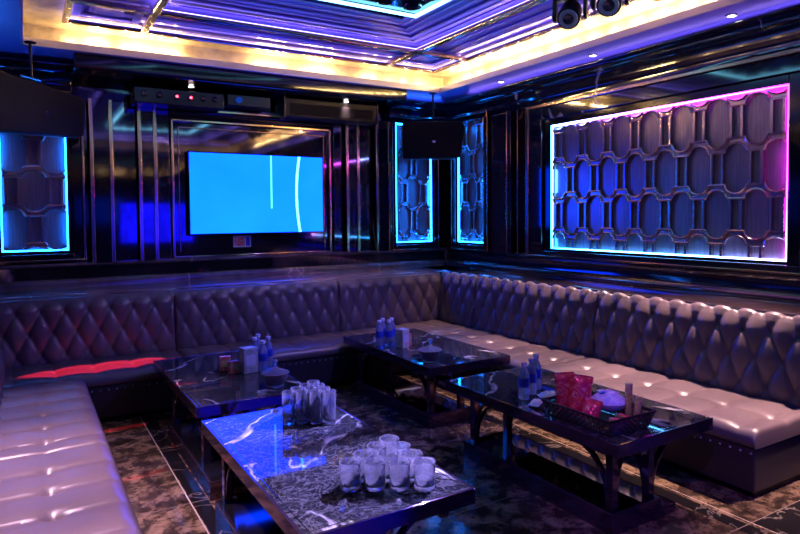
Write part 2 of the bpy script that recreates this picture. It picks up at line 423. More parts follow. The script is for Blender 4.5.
# ledge + wall base mouldings along far and right wall
led = [(0, .80), (.66, .80), (.668, .83), (.672, .862), (.664, .878), (.648, .885), (.12, .885), (.12, .925), (.105, .935), (.10, .95), (.05, .955), (.05, 1.065), (.08, 1.075), (.08, 1.10), (0, 1.10)]
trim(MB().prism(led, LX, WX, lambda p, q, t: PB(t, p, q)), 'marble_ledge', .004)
trim(MB().box(LX, WX-.05, .0495, .054, .956, 1.064, PB), 'smoked', 0, smooth=False)
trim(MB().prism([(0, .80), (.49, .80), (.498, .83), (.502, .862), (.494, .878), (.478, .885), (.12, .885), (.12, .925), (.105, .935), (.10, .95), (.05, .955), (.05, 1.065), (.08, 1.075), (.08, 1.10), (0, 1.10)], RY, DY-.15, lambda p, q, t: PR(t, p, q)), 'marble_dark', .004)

def pil(mapf, u0, u1, d, z0=1.09, z1=2.59, mat='marble', gold=True, gw=.034):
    trim(MB().box(u0, u1, 0, d, z0, z1, mapf), mat, .006)
    if gold:
        for a in (u0, u1):
            trim(MB().box(a-gw/2, a+gw/2, d-.012, d+.012, z0+.005, z1-.005, mapf), 'gold', .005)
C0 = 2.098
for s in (-1, 1):
    def W_(a, b): return (C0-b, C0-a) if s < 0 else (C0+a, C0+b)
    pil(PB, *W_(1.3952, 1.5587), .11)
    pil(PB, *W_(1.0137, 1.15), .11, mat='smoked')
    pil(PB, *W_(0.872, 1.0083), .05, gold=False, mat='smoked')
    pil(PB, *W_(1.1663, 1.3788), .03, gold=False, mat='smoked')
# gold frame of the television niche
g = MB(); n0, n1, nz0, nz1 = C0-0.8557, C0+0.8448, 1.10, 2.4646
for a in ((n0, n0+.024, nz0, nz1), (n1-.024, n1, nz0, nz1), (n0, n1, nz1-.024, nz1), (n0, n1, nz0, nz0+.02)):
    g.box(a[0], a[1], 0, .05, a[2], a[3], PB)
trim(g, 'gold', .005)
g = MB()
for a in ((n0+.07, n0+.082, nz0+.06, nz1-.07), (n1-.082, n1-.07, nz0+.06, nz1-.07), (n0+.07, n1-.07, nz1-.082, nz1-.07)):
    g.box(a[0], a[1], 0, .02, a[2], a[3], PB)
trim(g, 'bronze', .003)
trim(MB().box(n0+.024, n1-.024, .001, .008, nz0+.02, nz1-.024, PB), 'smoked', 0, smooth=False)
trim(MB().prism([(0, 2.4646), (.06, 2.4646), (.07, 2.5028), (.1, 2.5246), (.1, 2.59), (0, 2.59)], C0-0.872, C0+0.872, lambda p, q, t: PB(t, p, q)), 'marble', .004)
trim(MB().box(C0-0.872, C0+0.872, .10, .115, 2.541, 2.5628, PB), 'gold', .004)
# right wall column with moulded edges
pil(PR, 5.0794, 5.3846, .10, mat='marble_dark', gold=False)
for a, b, d, mt in ((5.014, 5.0794, .13, 'marble'), (5.3846, 5.45, .13, 'marble'), (5.0609, 5.0794, .14, 'bronze'), (5.3846, 5.4031, .14, 'bronze'), (5.4882, 5.5012, .11, 'bronze'), (4.9268, 4.9432, .11, 'bronze')):
    trim(MB().box(a, b, 0, d, 1.09, 2.59, PR), mt, .005)
pil(PR, 0.981, 1.417, .10, mat='marble_dark', gold=False)

# ------------------------------------------------------------------ lit lattice panels
def frame_part(mapf, u0, u1, z0, z1, w, root, wb=None, wt=None):
    wb = wb or w; wt = wt or w
    def fr(a, b, d0, d1):
        m = MB()
        m.box(u0-b*w, u0-a*w, d0, d1, z0-b*wb, z1+b*wt, mapf); m.box(u1+a*w, u1+b*w, d0, d1, z0-b*wb, z1+b*wt, mapf)
        m.box(u0-a*w, u1+a*w, d0, d1, z1+a*wt, z1+b*wt, mapf); m.box(u0-a*w, u1+a*w, d0, d1, z0-b*wb, z0-a*wb, mapf)
        return m
    f = fr(0, .3, 0, .055).build('frame', 'black_gloss', root, bevel=.004)
    fr(.3, .85, 0, .085).build('moulding', 'marble', f, bevel=.006)
    fr(.85, 1., 0, .10).build('bead', 'bronze', f, bevel=.006)
def lattice_panel(mapf, u0, u1, z0, z1, pu, pz, zoff, uoff, label, frame, mats, base, group=None, ph0=0):
    root = thing('lattice_wall_panel', base, label, 'wall panel', group)
    MB().box(u0, u1, .002, .010, z0, z1, mapf).build('backing_panel', 'brushed', root, smooth=False)
    frame_part(mapf, u0, u1, z0, z1, *frame[:1], root, *frame[1:])
    # lattice: scalloped double ribbons joined by paired bars
    m = MB()
    hw, dep, th = pu*.275, pz*.19, pz*.30
    def arc(u, ph):
        x = (u-uoff)/pu-ph; x = abs(x-round(x))*pu
        return math.sqrt(max(0., 1-(x/hw)**2.1)) if x < hw else 0.
    def edge(u, par, up):
        if up: return th/2-dep*arc(u, .5*par)      # under the cells above
        return -th/2+dep*arc(u, .5*(1-par))        # over the cells below
    nr = int((z1-z0)/pz)+3
    rows = [zoff+k*pz for k in range(-1, nr)]
    for k, z in enumerate(rows):
        par = (k+ph0) % 2
        n = int((u1-u0)/.007)
        for up in (0, 1):
            run = []
            for i in range(n+1):
                u = u0+.005+(u1-u0-.01)*i/n; zz = z+edge(u, par, up)
                if z0+.008 < zz < z1-.008: run.append(mapf(u, .038, zz))
                else:
                    if len(run) > 2: m.tube(run, .0095, 6)
                    run = []
            if len(run) > 2: m.tube(run, .0095, 6)
        def gf(i, j):
            u = u0+.005+(u1-u0-.01)*i/n
            return mapf(u, .028, min(max(z+edge(u, par, j), z0+.004), z1-.004))
        m.grid(gf, n+1, 2)
        for q in range(-16, 17):          # paired bars between the cells of the row above this ribbon
            u = uoff+pu*(q+.5+.5*par)
            lo, hi = max(z+th/2, z0+.004), min(z+pz-th/2, z1-.004)
            if hi-lo < .02: continue
            for du in (-pu*.14, pu*.14):
                if u0+.012 < u+du < u1-.012:
                    m.box(u+du-.009, u+du+.009, .010, .044, lo, hi, mapf)
    m.build('lattice', 'lattice', root, angle=50)
    e = .009
    for nm, (a, b, c, d) in zip(('L', 'R', 'T', 'B'), ((u0, u0+e, z0, z1), (u1-e, u1, z0, z1), (u0+e, u1-e, z1-e, z1), (u0+e, u1-e, z0, z0+e))):
        MB().box(a, b, .030, .048, c, d, mapf).build('light_strip', mats[nm], root, smooth=False)
    return root
LEDS = 26.
big = dict(
    R=mat_emit_grad('light tape cyan', 2, 1.1621, 2.3829, [(0, (.02, .42, 1.)), (1, (.12, .45, 1.))], LEDS),
    L=mat_emit_grad('light tape magenta', 2, 1.1621, 2.3829, [(0, (.6, .12, .9)), (.3, (.75, .02, .9)), (1, (.75, .01, .85))], LEDS*1.3),
    T=mat_emit_grad('light tape lilac to magenta', 1, 2.2999, 4.5453, [(0, (.8, .01, .95)), (.35, (.6, .04, 1.)), (.7, (.34, .14, 1.)), (1, (.12, .42, 1.))], LEDS*1.5),
    B=mat_emit_grad('light tape cyan to white', 1, 2.2999, 4.5453, [(0, (.35, .36, .9)), (.3, (.1, .4, 1.)), (1, (.01, .36, 1.))], LEDS))
lattice_panel(PR, 2.275, 4.505, 1.165, 2.375, .2943, .3401, 1.32, 2.94, 'large lattice wall panel over the right sofa lit cyan and magenta', (.32, .08, .22), big, (WX, 3.42, 1.16), 'lit lattice wall panels', 0)
allc = dict(L='led_cyan', R='led_cyan', T='led_cyan', B='led_cyan')
lattice_panel(PR, 5.52, 6.05, 1.182, 2.602, 0.2671, 0.327, 1.282, 5.785, 'narrow blue lit lattice panel on the right wall beside the corner column', (.075, .09, .0), allc, (WX, 5.83, 1.18), 'lit lattice wall panels')
lattice_panel(PB, 3.78, 4.288, 1.182, 2.592, .2562, .327, 1.282, 4.034, 'narrow blue lit lattice panel on the television wall near the room corner', (.075, .09, .0), allc, (4.07, DY, 1.18), 'lit lattice wall panels')
lattice_panel(PB, -.168, .340, 1.214, 2.52, .335, .335, 1.24, .086, 'blue lit lattice panel behind the hanging speaker left of the television', (.14, .09, .05), allc, (.09, DY, 1.2), 'lit lattice wall panels')

# ------------------------------------------------------------------ televisions
def television(cx, front, z0, z1, w, mat, label, sgn, group=None):
    """sgn=-1: screen faces -y (far wall), +1 faces +y"""
    t = thing('television', (cx, front-sgn*.03, z0), label, 'television', group)
    h = z1-z0
    MB().box(cx-w/2-.012, cx+w/2+.012, front-sgn*.045, front-sgn*.004, z0-.02, z1+.012).build('housing', 'black', t, bevel=.004)
    m = MB().box(-w/2, w/2, -.002, .002, -h/2, h/2)
    o = m.build('screen', mat, t, smooth=False, local=True); o.location = Vector((cx, front, (z0+z1)/2))-t.location
    b = MB()
    for a in ((cx-w/2-.014, cx-w/2, z0, z1), (cx+w/2, cx+w/2+.014, z0, z1), (cx-w/2-.014, cx+w/2+.014, z1, z1+.014), (cx-w/2-.014, cx+w/2+.014, z0-.022, z0)):
        b.box(a[0], a[1], front-sgn*.02, front+sgn*.006, a[2], a[3])
    b.build('bezel', 'black_gloss', t, bevel=.002)
    MB().box(cx-.2, cx+.2, front-sgn*.079, front-sgn*.04, z0+.2, z1-.2).build('wall_bracket', 'black_metal', t)
    return t
television(2.1113, DY-.08, 1.3387, 2.1409, 1.417, 'tv', 'large television with a plain bright blue picture between the gold edged columns', -1)
television(2.4743, RY+.075, 0.9768, 1.8052, 1.4715, 'tv_rear', 'television with a deep blue picture on the wall behind the camera', 1)
p = thing('picture_card', (1.94, DY, 1.19), 'small colourful printed card under the television', 'card')
MB().box(1.8421, 2.0274, .012, .018, 1.1894, 1.3093, PB).build('card', 'white_plastic', p, smooth=False)
MB().box(1.853, 1.962, .018, .020, 1.2003, 1.2984, PB).build('print', 'red', p, smooth=False)
MB().box(1.9729, 2.0165, .018, .020, 1.2003, 1.2984, PB).build('print', 'label_blue', p, smooth=False)

# ------------------------------------------------------------------ banquette sofas
ZSEAT = .36
def seat_grid(L, D, cuts, joints, back_open=True):
    """cushion of length L, depth D (w=0 front); cuts: tuft positions along u; returns f(u,w) points"""
    prof = [(.014, .275), (.003, .285), (-.004, .305), (-.002, .33), (.008, .348), (.024, .358), (.045, .362)]
    n = 30
    prof += [(.045+(D-.045)*k/n, .362) for k in range(1, n+1)]
    prof.append((D, .27))
    us = [0, 0, .004, .012, .025]
    m = max(4, int((L-.05)/.011)); us += [.025+(L-.05)*k/m for k in range(1, m)] + [L-.025, L-.012, L-.004, L, L]
    wt = D*.5
    pts = []
    for i, u in enumerate(us):
        e = min(u, L-u); drop = 0
        if e < .03: drop = .03-math.sqrt(max(0, .03**2-(.03-e)**2))
        for j, (w, z) in enumerate(prof):
            top = 6 <= j < len(prof)-1
            zz = z
            if j >= 3 and j < len(prof)-1:
                fade = min(1, max(0, (w-.0)/.06))
                du = min(abs(u-c) for c in cuts)
                mid = abs(w-wt)
                h = .010*(1-math.exp(-(du/.05)**2))*fade
                h += .006*(1-math.exp(-(mid/.05)**2))*fade
                h -= .009*math.exp(-(du/.007)**2)*fade*min(1, 1.35-abs(w-wt)/(D*.5))
                h -= .004*math.exp(-(mid/.007)**2)
                rr = math.hypot(du, mid)
                h -= .020*math.exp(-(rr/.028)**2)
                zz = z+h-.004-drop*(1 if top else .6)
            if i in (0, len(us)-1): zz = .275
            inw = drop*.0
            pts.append((u, w, zz))
    return pts, len(us), len(prof)
def tuft_height(u, s, L, rows):
    pu = .166; rv = .167
    a = u/pu+(s-rows)/(2*rv); b = u/pu-(s-rows)/(2*rv)
    fa = abs(math.sin(PI*a)); fb = abs(math.sin(PI*b))
    h = (fa**.42)*(fb**.42)
    ra = abs(a-round(a)); rb = abs(b-round(b))
    pit = math.exp(-((ra/.12)**2+(rb/.12)**2))
    return .058*h-.022*pit
BPROF = [(0., .33), (0., .42), (.02, .56), (.045, .72), (.062, .80), (.075, .835), (.10, .862), (.135, .868), (.165, .858), (.175, .83)]
def back_profile(n):
    seg = [0]
    for (a, b), (c, d) in zip(BPROF, BPROF[1:]): seg.append(seg[-1]+math.hypot(c-a, d-b))
    out = []
    for k in range(n+1):
        s = seg[-1]*k/n
        i = max(j for j in range(len(seg)-1) if seg[j] <= s+1e-9)
        t = (s-seg[i])/(seg[i+1]-seg[i]); a, b = BPROF[i], BPROF[i+1]
        p = (a[0]+(b[0]-a[0])*t, a[1]+(b[1]-a[1])*t); dx, dz = b[0]-a[0], b[1]-a[1]; l = math.hypot(dx, dz)
        out.append((p, (-dz/l, dx/l), s))
    # smooth the normals
    nm = [o[1] for o in out]
    for _ in range(4):
        nm = [((nm[max(i-1, 0)][0]+nm[i][0]+nm[min(i+1, n)][0])/3, (nm[max(i-1, 0)][1]+nm[i][1]+nm[min(i+1, n)][1])/3) for i in range(n+1)]
    return [(o[0], q, o[2]) for o, q in zip(out, nm)]
def back_part(root, mp, L, u_abs0, roll=.5):
    n = 58; pr = back_profile(n); m = max(8, int(L/.0115)); rows_s = .28   # arc length of a button row (z ~ .61)
    mb = MB()
    def f(i, j):
        if i == 0 or i == m+2: u = 0 if i == 0 else L
        else: u = L*(i-1)/m
        (w, z), (nw, nz), s = pr[j]
        end = max(0., min(u, L-u)); ef = min(1, end/.02)
        h = tuft_height(u+u_abs0, s, L, rows_s)*min(1, max(.15, s/.05))*min(1, (pr[-1][2]-s)/.06)*ef**.5*(1-(1-roll)*min(1, max(0, (s-.45)/.07)))
        if i in (0, m+2): return mp(u, .17, z)
        return mp(u, w+nw*h, z+nz*h)
    mb.grid(f, m+3, n+1)
    return mb.build('backrest', 'leather', root, angle=75)
def module(label, base, seatmaps, backmaps, group):
    root = thing('banquette_sofa', base, label, 'sofa', group)
    for mp, L, D, cuts, nails in seatmaps:
        pts, nu, nv = seat_grid(L, D, cuts, None)
        MB().add([mp(*p) for p in pts], [(i*nv+j, (i+1)*nv+j, (i+1)*nv+j+1, i*nv+j+1) for i in range(nu-1) for j in range(nv-1)]).build('seat_cushion', 'leather', root, angle=70)
        q = MB().box(.012, L-.002 if nails != 'end' else L-.002, .018, D-.01, .035, .272, lambda u, w, z: mp(u, w, z)).build('base', 'leather_shaded', root, bevel=.012)
        MB().box(.03, L-.03, .05, D-.03, .0, .036, lambda u, w, z: mp(u, w, z)).build('plinth', 'black', root, smooth=False)
        if nails:
            k = int(L/.055); first = None
            for i in range(k):
                c = Vector(mp(.03+(L-.06)*i/(k-1), .018, .245))
                if first is None:
                    first = MB().lathe([(.001, .006), (.004, .005), (.0065, .001), (.0065, -.003)], 8, c, axis=rot_to(mp)).build('nailhead', 'nail', root); c0 = c
                else:
                    q = first.copy(); col.objects.link(q); q.parent = root; q.location = c-c0
    for mp, L, u0, *ro in backmaps: back_part(root, mp, L, u0, *ro)
    return root
def rot_to(mp):
    o = Vector(mp(0, 0, 0)); d = Vector(mp(0, -1, 0))-o
    return d.to_track_quat('Z', 'Y').to_matrix()
SB = .66
def mR(y0): return lambda u, w, z: (3.20+w, y0+u, z)
def mRb(y0): return lambda u, w, z: (3.855+w*.62, y0+u, z)
def mB(x0): return lambda u, w, z: (x0+u, 4.955+w, z)
def mBb(x0): return lambda u, w, z: (x0+u, 5.555+w*.5, z)
def mL(y0): return lambda u, w, z: (.345-w, y0+u, z)
def mLb(y0): return lambda u, w, z: (-.205-w*1.1, y0+u, z)
def tc(first, L, p=.265): return [first+p*k for k in range(int((L-first)/p)+1)]
G = 'tufted taupe banquette sofa sections'
def sb(f): return f
seatD = .66
module('tufted taupe leather sofa section at the open end of the right wall', (3.5, 2.6, 0),
       [(mR(1.77), 1.637, seatD, [2.138-1.77+.265*k-.265 for k in range(0, 6)], True)], [(mRb(1.77), 1.637, 1.77-1.985)], G)
module('tufted taupe leather sofa section on the right wall next to the corner section', (3.5, 4.1, 0),
       [(mR(3.413), 1.535, seatD, [.12+.265*k for k in range(6)], True)], [(mRb(3.413), 1.535, 3.413-1.985)], G)
module('tufted taupe leather corner sofa section under the two narrow blue panels', (3.3, 5.3, 0),
       [(mB(2.655), 1.21, .61, [.13+.265*k for k in range(5)], True)], [(mBb(2.655), 1.24, 2.655-.17, .12), (mRb(4.955), .64, 4.955-1.985)], G)
module('dark tufted leather sofa section below the television on the far wall', (1.9, 5.3, 0),
       [(mB(1.095), 1.555, .61, [.13+.265*k for k in range(6)], True)], [(mBb(1.095), 1.555, 1.095-.17, .12)], G)
module('tufted leather corner sofa section under the hanging speaker, red light on its seat', (.4, 5.3, 0),
       [(mB(-.20), 1.29, .61, [.1+.265*k for k in range(5)], True)], [(mBb(-.20), 1.29, -.2-.17, .12), (mLb(4.955), .62, .1)], G)
module('taupe leather sofa section on the left wall nearest the camera', (.07, 2.6, 0),
       [(mL(1.77), 1.67, .56, [2.697-1.77+.2515*k for k in range(-3, 3)], True)], [(mLb(1.77), 1.67, .1)], G)
module('taupe leather sofa section on the left wall, beyond the seam in the seat', (.07, 4.2, 0),
       [(mL(3.445), 1.505, .56, [3.753-3.445-.0+.262*k-.13 for k in range(0, 6)], True)], [(mLb(3.445), 1.505, .1)], G)

# ------------------------------------------------------------------ tables
def make_table(x0, x1, y0, y1, label, py0=None, shelf='mirror'):
    zt = .44; cx, cy = (x0+x1)/2, (y0+y1)/2
    r = thing('coffee_table', (cx, cy, 0), label, 'table', 'black marble coffee tables')
    top = MB().box(x0+.012, x1-.012, y0+.012, y1-.012, zt-.012, zt).build('tabletop', 'table_top', r, bevel=.0015)
    e = MB()
    ring(e, (x0, x1, y0, y1), (x0+.012, x1-.012, y0+.012, y1-.012), zt-.062, zt+.0005)
    ring(e, (x0+.012, x1-.012, y0+.012, y1-.012), (x0+.06, x1-.06, y0+.06, y1-.06), zt-.062, zt-.013)
    e.build('apron', 'plum', r, bevel=.0025)
    ln = MB(); ring(ln, (x0+.030, x1-.030, y0+.030, y1-.030), (x0+.034, x1-.034, y0+.034, y1-.034), zt-.0005, zt+.0008)
    ln.build('inlay_line', 'chrome', top, smooth=False)
    a0 = x0+.01; a1 = x0+.365; s1 = x0+.475
    b0 = y0+.03 if py0 is None else py0; b1 = b0+1.15
    MB().box(a0, a1, b0, b1, 0, .10).build('plinth', 'plum', r, bevel=.003)
    MB().box(a0+.012, a1-.012, b0+.012, b1-.012, .0995, .1015).build('mirror_top', shelf, r, smooth=False)
    MB().box(a1, s1, b0+.0, b1, 0, .05).build('shelf', 'plum', r, bevel=.003)
    MB().box(a1+.002, s1-.012, b0+.012, b1-.012, .0495, .0515).build('mirror_top', shelf, r, smooth=False)
    yl, yh = max(b0, y0)+.05, min(b1, y1)-.05
    for px in (a0+.05, a1-.04):
        for py in (yl, yh):
            MB().box(px-.021, px+.021, py-.021, py+.021, .10, zt-.062).build('leg', 'plum', r, bevel=.003)
    def brace(p, d, reach, side):
        pts = []
        for k in range(13):
            t = k/12*PI/2
            pts.append((p[0]+d[0]*reach*(1-math.cos(t)), p[1]+d[1]*reach*(1-math.cos(t)), .13+(zt-.062-.13)*math.sin(t)))
        MB().bar(pts, side, .030, .014).build('brace', 'plum', r, bevel=.002)
    for py in (yl, yh):
        brace((a1-.021, py), (1, 0), .26, (0, 1, 0))
        brace((a0+.069, py), (1, 0), .10, (0, 1, 0))
    for px in (a0+.05, a1-.04):
        brace((px, yl+.02), (0, 1), .24, (1, 0, 0)); brace((px, yh-.02), (0, -1), .24, (1, 0, 0))
    for (px, py) in ((x0+.2, y0+.02), (x1-.14, y0+.02), (x0+.2, y1-.02), (x1-.14, y1-.02)):
        MB().box(px-.02, px+.02, py-.014, py+.014, zt-.082, zt-.061).build('corner_block', 'chrome', r, bevel=.003)
    return r
make_table(.762, 1.475, 1.89, 3.285, 'black marble coffee table in front with the triangle of short tumblers at its near end', None, 'black_gloss')
make_table(.795, 1.50, 3.525, 4.87, 'black marble coffee table nearest the red lit sofa, left of the television', 3.29, 'black_gloss')
make_table(2.385, 3.12, 3.565, 4.93, 'black marble coffee table by the far corner of the right sofa')
make_table(2.297, 3.035, 1.895, 3.25, 'black marble coffee table carrying the woven snack basket beside the right sofa')
ZTB = .4412
print('stage A done')

# ------------------------------------------------------------------ glassware
def tumbler(label):
    r = thing('tumbler', (0, 0, 0), label, 'glass', 'short cut glass tumblers')
    prof = [(.001, .0), (.036, 0), (.0405, .003), (.0415, .012), (.0415, .020), (.0425, .028), (.043, .06), (.0435, .095), (.0435, .104), (.0425, .106), (.041, .104), (.040, .06), (.0385, .022), (.034, .016), (.001, .015)]
    m = MB(); n = 48; vs = []
    for i, (rr, z) in enumerate(prof):
        for k in range(n):
            a = 2*PI*k/n; q = rr
            if 5 <= i <= 7: q = rr*(1-.035*abs(math.sin(6*a+z*40))-.03*abs(math.sin(6*a-z*40)))
            vs.append((q*math.cos(a), q*math.sin(a), z))
    m.add(vs, [(i*n+k, i*n+(k+1) % n, (i+1)*n+(k+1) % n, (i+1)*n+k) for i in range(len(prof)-1) for k in range(n)]+[tuple(range(n))[::-1], tuple(range((len(prof)-1)*n, len(prof)*n))])
    m.build('glass_body', 'cut_glass', r, angle=60, local=True)
    return r
def highball(label):
    r = thing('highball_glass', (0, 0, 0), label, 'glass', 'tall ribbed highball glasses')
    prof = [(.001, 0), (.029, 0), (.031, .004), (.031, .02), (.032, .09), (.033, .135), (.033, .164), (.0322, .166), (.0312, .164), (.0308, .09), (.0292, .022), (.026, .016), (.001, .015)]
    m = MB(); n = 48; vs = []
    for i, (rr, z) in enumerate(prof):
        for k in range(n):
            a = 2*PI*k/n; q = rr*(1-.045*abs(math.sin(8*a))) if 2 <= i <= 4 else rr
            vs.append((q*math.cos(a), q*math.sin(a), z))
    m.add(vs, [(i*n+k, i*n+(k+1) % n, (i+1)*n+(k+1) % n, (i+1)*n+k) for i in range(len(prof)-1) for k in range(n)]+[tuple(range(n))[::-1], tuple(range((len(prof)-1)*n, len(prof)*n))])
    m.build('glass_body', 'clear_glass', r, angle=60, local=True)
    return r
ROWN = ['front row of four', 'second row of three', 'third row of two', 'apex']
ORD = {4: ['leftmost', 'second from the left', 'third from the left', 'rightmost'], 3: ['left', 'middle', 'right'], 2: ['left', 'right'], 1: ['']}
def triangle(proto, base, u, v, p, q, noun, where):
    first = True
    for row in range(4):
        n = 4-row
        for k in range(n):
            s = (k-(n-1)/2)*p
            x = base[0]+u[0]*s+v[0]*q*row; y = base[1]+u[1]*s+v[1]*q*row
            lab = ('%s at the rear apex of the triangle %s' % (noun, where)) if row == 3 else '%s, %s in the %s %s' % (noun, ORD[n][k], ROWN[row], where)
            if first: o = proto; o['label'] = lab; o.location = (x, y, ZTB); first = False
            else: dup(proto, (x, y, ZTB), random.uniform(0, 1), lab)
triangle(tumbler(''), (1.186, 2.073), (.85, -.527), (.527, .85), .0965, .084, 'short tumbler', 'on the front table')
triangle(highball(''), (1.226, 2.945), (.86, -.51), (.5, .866), .0705, .063, 'tall highball glass', 'of tall glasses')

# ------------------------------------------------------------------ bottles, boxes, bowls
def water_bottle(label):
    r = thing('water_bottle', (0, 0, 0), label, 'bottle', 'small water bottles')
    MB().lathe([(.001, 0), (.026, 0), (.031, .006), (.0315, .05), (.029, .06), (.0315, .07), (.0315, .125), (.030, .140), (.020, .168), (.0135, .178), (.0135, .190), (.001, .190)], 24).build('bottle_body', 'bottle', r, local=True, angle=50)
    MB().lathe([(.0322, .072), (.0326, .074), (.0326, .122), (.0322, .124)], 24).build('label', 'label_blue', r, local=True)
    MB().lathe([(.001, .1905), (.0165, .1905), (.017, .193), (.017, .208), (.0155, .211), (.001, .211)], 20, flute=.03, nf=10).build('cap', 'white_plastic', r, local=True)
    return r
wb = water_bottle('')
spots = [(2.44, 2.673, 'water bottle nearest the table edge on the snack basket table'), (2.545, 2.725, 'middle water bottle of the three behind the snack basket'), (2.645, 2.79, 'water bottle furthest along the three behind the snack basket'),
         (1.385, 4.13, 'water bottle at the front of the cluster beside the tissue carton'), (1.372, 4.27, 'water bottle behind the tissue carton on the table by the television'), (1.46, 4.24, 'water bottle on the outer side of the cluster by the tissue carton'), (1.43, 4.37, 'water bottle at the back of the cluster by the tissue carton'),
         (2.455, 4.40, 'water bottle at the left of the cluster on the far corner table'), (2.53, 4.375, 'water bottle in the middle of the cluster on the far corner table'), (2.525, 4.47, 'water bottle at the rear left of the cluster on the far corner table'), (2.60, 4.45, 'water bottle at the rear right of the cluster on the far corner table')]
for i, (x, y, l) in enumerate(spots):
    if i == 0: wb.location = (x, y, ZTB); wb['label'] = l
    else: dup(wb, (x, y, ZTB), i*.7, l)
def carton(name, x, y, w, d, h, rz, mat, label, cat, slot=True, lidm=None):
    r = thing(name, (x, y, ZTB), label, cat); r.rotation_euler = (0, 0, rz)
    MB().box(-w/2, w/2, -d/2, d/2, 0, h).build('carton', mat, r, local=True, bevel=.003)
    if slot: MB().lathe([(.001, h+.0002), (min(w, d)*.28, h+.0004), (min(w, d)*.25, h+.0012), (.001, h+.001)], 16).build('opening', 'label_white', r, local=True)
    MB().box(-w*.36, w*.36, -d/2-.0012, -d/2, h*.3, h*.72).build('label', lidm or 'label_white', r, local=True)
    return r
carton('tissue_box', 1.29, 4.15, .10, .085, .17, .1, 'tissue_box', 'tall grey green tissue carton between the red packs and the water bottles', 'tissue box')
carton('snack_pack', 1.195, 4.17, .07, .04, .085, .3, 'red', 'red snack pack leaning nearest the tissue carton', 'snack pack', False, 'gold_wrap')
carton('snack_pack', 1.165, 4.28, .075, .04, .10, -.2, 'red', 'red snack pack standing behind the other one on the left table', 'snack pack', False, 'gold_wrap')
carton('tissue_box', 2.585, 4.25, .075, .08, .15, .2, 'pale_box', 'pale tissue carton beside the bottles on the far corner table', 'tissue box')
carton('snack_pack', 2.655, 4.29, .06, .04, .10, .1, 'red', 'red snack pack beside the pale carton on the far corner table', 'snack pack', False, 'gold_wrap')
def candy_bowl(x, y, label):
    r = thing('candy_bowl', (x, y, ZTB), label, 'bowl', 'pink crystal lidded bowls')
    MB().lathe([(.001, 0), (.050, 0), (.054, .006), (.048, .014), (.060, .030), (.074, .055), (.078, .078), (.075, .080), (.070, .056), (.056, .032), (.040, .020), (.001, .018)], 40, flute=.03, nf=14).build('bowl', 'pink_glass', r, local=True, angle=60)
    l = MB().lathe([(.084, .081), (.088, .086), (.080, .092), (.060, .100), (.035, .108), (.015, .118), (.001, .124), (.001, .114), (.034, .103), (.058, .095), (.076, .087)], 40, flute=.03, nf=14).build('lid', 'pink_glass', r, local=True, angle=60)
    MB().lathe([(.001, .124), (.010, .124), (.007, .132), (.009, .138), (.017, .146), (.019, .156), (.014, .166), (.001, .170)], 18).build('knob', 'pink_glass', l, local=True)
    MB().lathe([(.001, .022), (.045, .026), (.060, .045), (.062, .066), (.001, .07)], 20).build('candies', mat_noise2('pink candies', [(.4, (.6, .2, .18)), (.6, (.8, .5, .45))], 60., .4), r, local=True)
    return r
candy_bowl(1.32, 3.71, 'pink crystal lidded bowl on the left table near the tall glasses')
candy_bowl(2.50, 3.73, 'pink crystal lidded bowl on the far corner table')

# ------------------------------------------------------------------ snack basket
bk = thing('snack_basket', (2.49, 2.185, ZTB), 'dark woven plastic basket full of snacks on the table beside the right sofa', 'basket')
bw, bl, rw, rl, bh = .135, .205, .165, .2225, .075
MB().box(-bw, bw, -bl, bl, .001, .005).build('basket_bottom', 'weave', bk, local=True)
def wallpt(side, t, h):
    w = bw+(rw-bw)*h; l = bl+(rl-bl)*h; z = .004+bh*h
    return {0: (-w, -l+2*l*t, z), 1: (w, l-2*l*t, z), 2: (-w+2*w*t, -l, z), 3: (w-2*w*t, l, z)}[side]
nr_ = {0: (-1, 0, 0), 1: (1, 0, 0), 2: (0, -1, 0), 3: (0, 1, 0)}
for sd in range(4):
    m = MB(); nn = 26 if sd < 2 else 18
    for k in range(nn+1):      # uprights
        pts = []
        for j in range(11):
            p = Vector(wallpt(sd, k/nn, j/10)); s = 1 if (j+k) % 2 else -1
            pts.append(p+Vector(nr_[sd])*.0012*s)
        m.tube(pts, .0028, 5)
    for j in range(6):         # horizontal strands
        pts = []
        for k in range(nn*2+1):
            p = Vector(wallpt(sd, k/(nn*2), (j+.5)/6)); pts.append(p+Vector(nr_[sd])*.003*math.sin(PI*k/2+PI*j))
        m.tube(pts, .0036, 5)
    m.build('woven_side', 'weave', bk, local=True)
MB().tube([wallpt(2, 0, 1.02), wallpt(2, 1, 1.02), wallpt(3, 0, 1.02), wallpt(3, 1, 1.02)], .007, 8, True).build('rim', 'weave', bk, local=True)

def pillow_bag(name, loc, w, h, th, rot, mat, label, cat, group=None):
    r = thing(name, loc, label, cat, group)
    nu, nv = 22, 28
    def gf(sgn):
        def f(i, j):
            a = i/(nu-1)*2-1; b = j/(nv-1)*2-1
            prof = max(0, (1-a*a))**.5*max(0, (1-abs(b)**3))**.6
            wr = .004*math.sin(9*a+3*b)*math.cos(7*b-2*a)*(1-abs(b))
            pinch = 1-.06*(1-b*b)
            z = h/2+b*h/2
            return (a*w/2*pinch, sgn*(th/2*prof+wr*prof+.0006)+.003*math.sin(a*16)*(abs(b) > .9), z)
        return f
    m = MB(); m.grid(gf(1), nu, nv); m.grid(gf(-1), nu, nv)
    o = m.build('foil_bag', mat, r, local=True, angle=80)
    s = MB(); s.box(-w/2, w/2, -.0018, .0018, h-.004, h+.008); s.build('crimped_seal', mat, r, local=True)
    r.rotation_euler = rot
    return r
